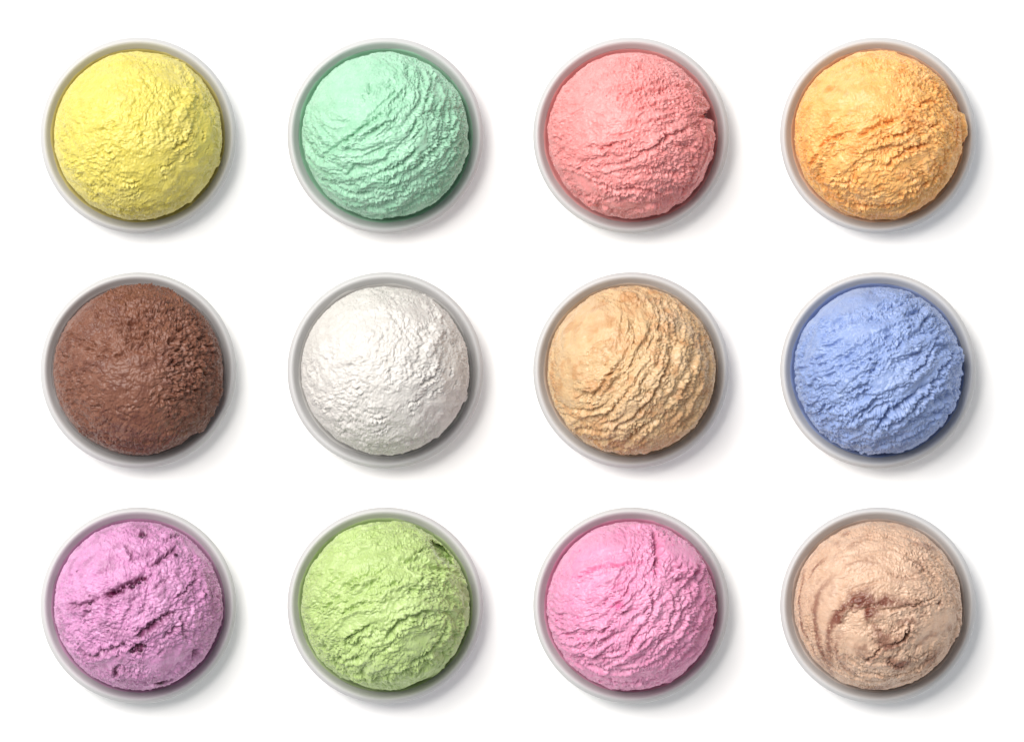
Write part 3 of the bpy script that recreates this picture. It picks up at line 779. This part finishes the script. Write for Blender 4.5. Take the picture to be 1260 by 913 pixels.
BERRY_M, _nt, _b = principled('berry_skin')
_b.inputs['Base Color'].default_value = (*lin((58, 14, 48)), 1)
_b.inputs['Roughness'].default_value = 0.35
_n = _nt.nodes.new('ShaderNodeTexNoise'); _n.inputs['Scale'].default_value = 700
_r = _nt.nodes.new('ShaderNodeValToRGB')
_r.color_ramp.elements[0].color = (*lin((44, 10, 40)), 1); _r.color_ramp.elements[1].color = (*lin((96, 30, 70)), 1)
_nt.links.new(_n.outputs['Fac'], _r.inputs['Fac']); _nt.links.new(_r.outputs['Color'], _b.inputs['Base Color'])


def add_berry(scoop, p, sz):
    """an uneven scrap of berry skin half sunk in the scoop's surface"""
    d = chart(p)
    c = np.array([0, 0, CZ]) + d * R
    vs = np.empty(len(scoop.data.vertices) * 3)
    scoop.data.vertices.foreach_get('co', vs)
    vs = vs.reshape(-1, 3) / MM
    q = vs - np.array([0, 0, CZ]); ln = np.linalg.norm(q, axis=1)
    near = (q / ln[:, None]) @ d > 0.9996
    rad = ln[near].mean() if near.any() else R
    c = np.array([0, 0, CZ]) + d * (rad + 0.45)
    vv, ff = [], []
    nu, nv = 10, 6
    r0 = sz * PX * R
    vv.append((0, 0, 1))
    for a in range(1, nv):
        for b in range(nu):
            t = math.pi * a / nv; f = 2 * math.pi * b / nu
            vv.append((math.sin(t) * math.cos(f), math.sin(t) * math.sin(f), math.cos(t)))
    vv.append((0, 0, -1))
    V = np.array(vv)
    k = 1 + 0.45 * perlin(V * 1.7 + p[0] * 0.37) + 0.2 * perlin(V * 4 + p[1] * 0.21)
    V = V * k[:, None] * np.array([1.25, 0.8, 0.55]) * r0
    z = d; x = np.cross((0.3, 1, 0.1), z); x /= np.linalg.norm(x); y = np.cross(z, x)
    V = (V[:, :1] * x + V[:, 1:2] * y + V[:, 2:] * z + c) * MM
    for b in range(nu):
        ff.append((0, 1 + b, 1 + (b + 1) % nu))
        for a in range(nv - 2):
            i0 = 1 + a * nu
            ff.append((i0 + b, i0 + nu + b, i0 + nu + (b + 1) % nu, i0 + (b + 1) % nu))
        i0 = 1 + (nv - 2) * nu
        ff.append((i0 + b, len(V) - 1, i0 + (b + 1) % nu))
    return mesh_obj('berry_piece', [tuple(v) for v in V], ff, BERRY_M, scoop)


BOUNCE_PALE = dict(lemon=0.25, mint=0.15, strawberry=0.35, orange=0.6, chocolate=0.8, caramel=0.65, blueberry=0.2, blackcurrant=0.3, lime=0.3, bubblegum=0.3, mocha=0.75)  # how far each painted bounce tint is paled
COLS = [170.0, 474.0, 776.5, 1080.2]
ROWS = [166.9, 455.7, 744.6]
K = FRAME_W / 1260.0

first_bowl = make_bowl()
meshes = {}
for i, (nm, spec, base, stain, frost, label, blabel, opt) in enumerate(FLAVOURS):
    x = (COLS[i % 4] - 630) * K * MM
    y = -(ROWS[i // 4] - 456.5) * K * MM
    b = first_bowl if i == 0 else copy_thing(first_bowl)
    b.location = (x, y, 0)
    tag(b, blabel, 'bowl', 'round white bowls in three rows of four')
    mat = icecream_mat(nm + '_ice_cream', lin(base), lin(stain) if stain else None, lin(frost) if frost else None, **opt)
    if spec is None:                     # vanilla: the lemon scoop's shape in another flavour
        me = meshes['lemon'].copy()
    else:
        me = build_scoop(spec)
    meshes[nm] = me
    me.materials.clear()
    me.materials.append(mat)
    o = bpy.data.objects.new('ice_cream_scoop', me)
    COL.objects.link(o)
    o.location = (x, y, 0)
    tag(o, label, 'ice cream', 'scoops of ice cream in white bowls')
    f = BOUNCE_PALE.get(nm, 0.7)
    film = icecream_mat(nm + '_bounce_tint', [c * (1 - f) + 0.72 * f for c in lin(base)], None, None, mottle=0.05, rough=0.3, sss=0.3, grit=0.03)  # scoop colour paled, painted as its bounced light on the bowl wall
    add_bounce_film(o, film, i * 3.7)
    if nm == 'blackcurrant':
        for (p, sz) in BERRIES:
            add_berry(o, p, sz)
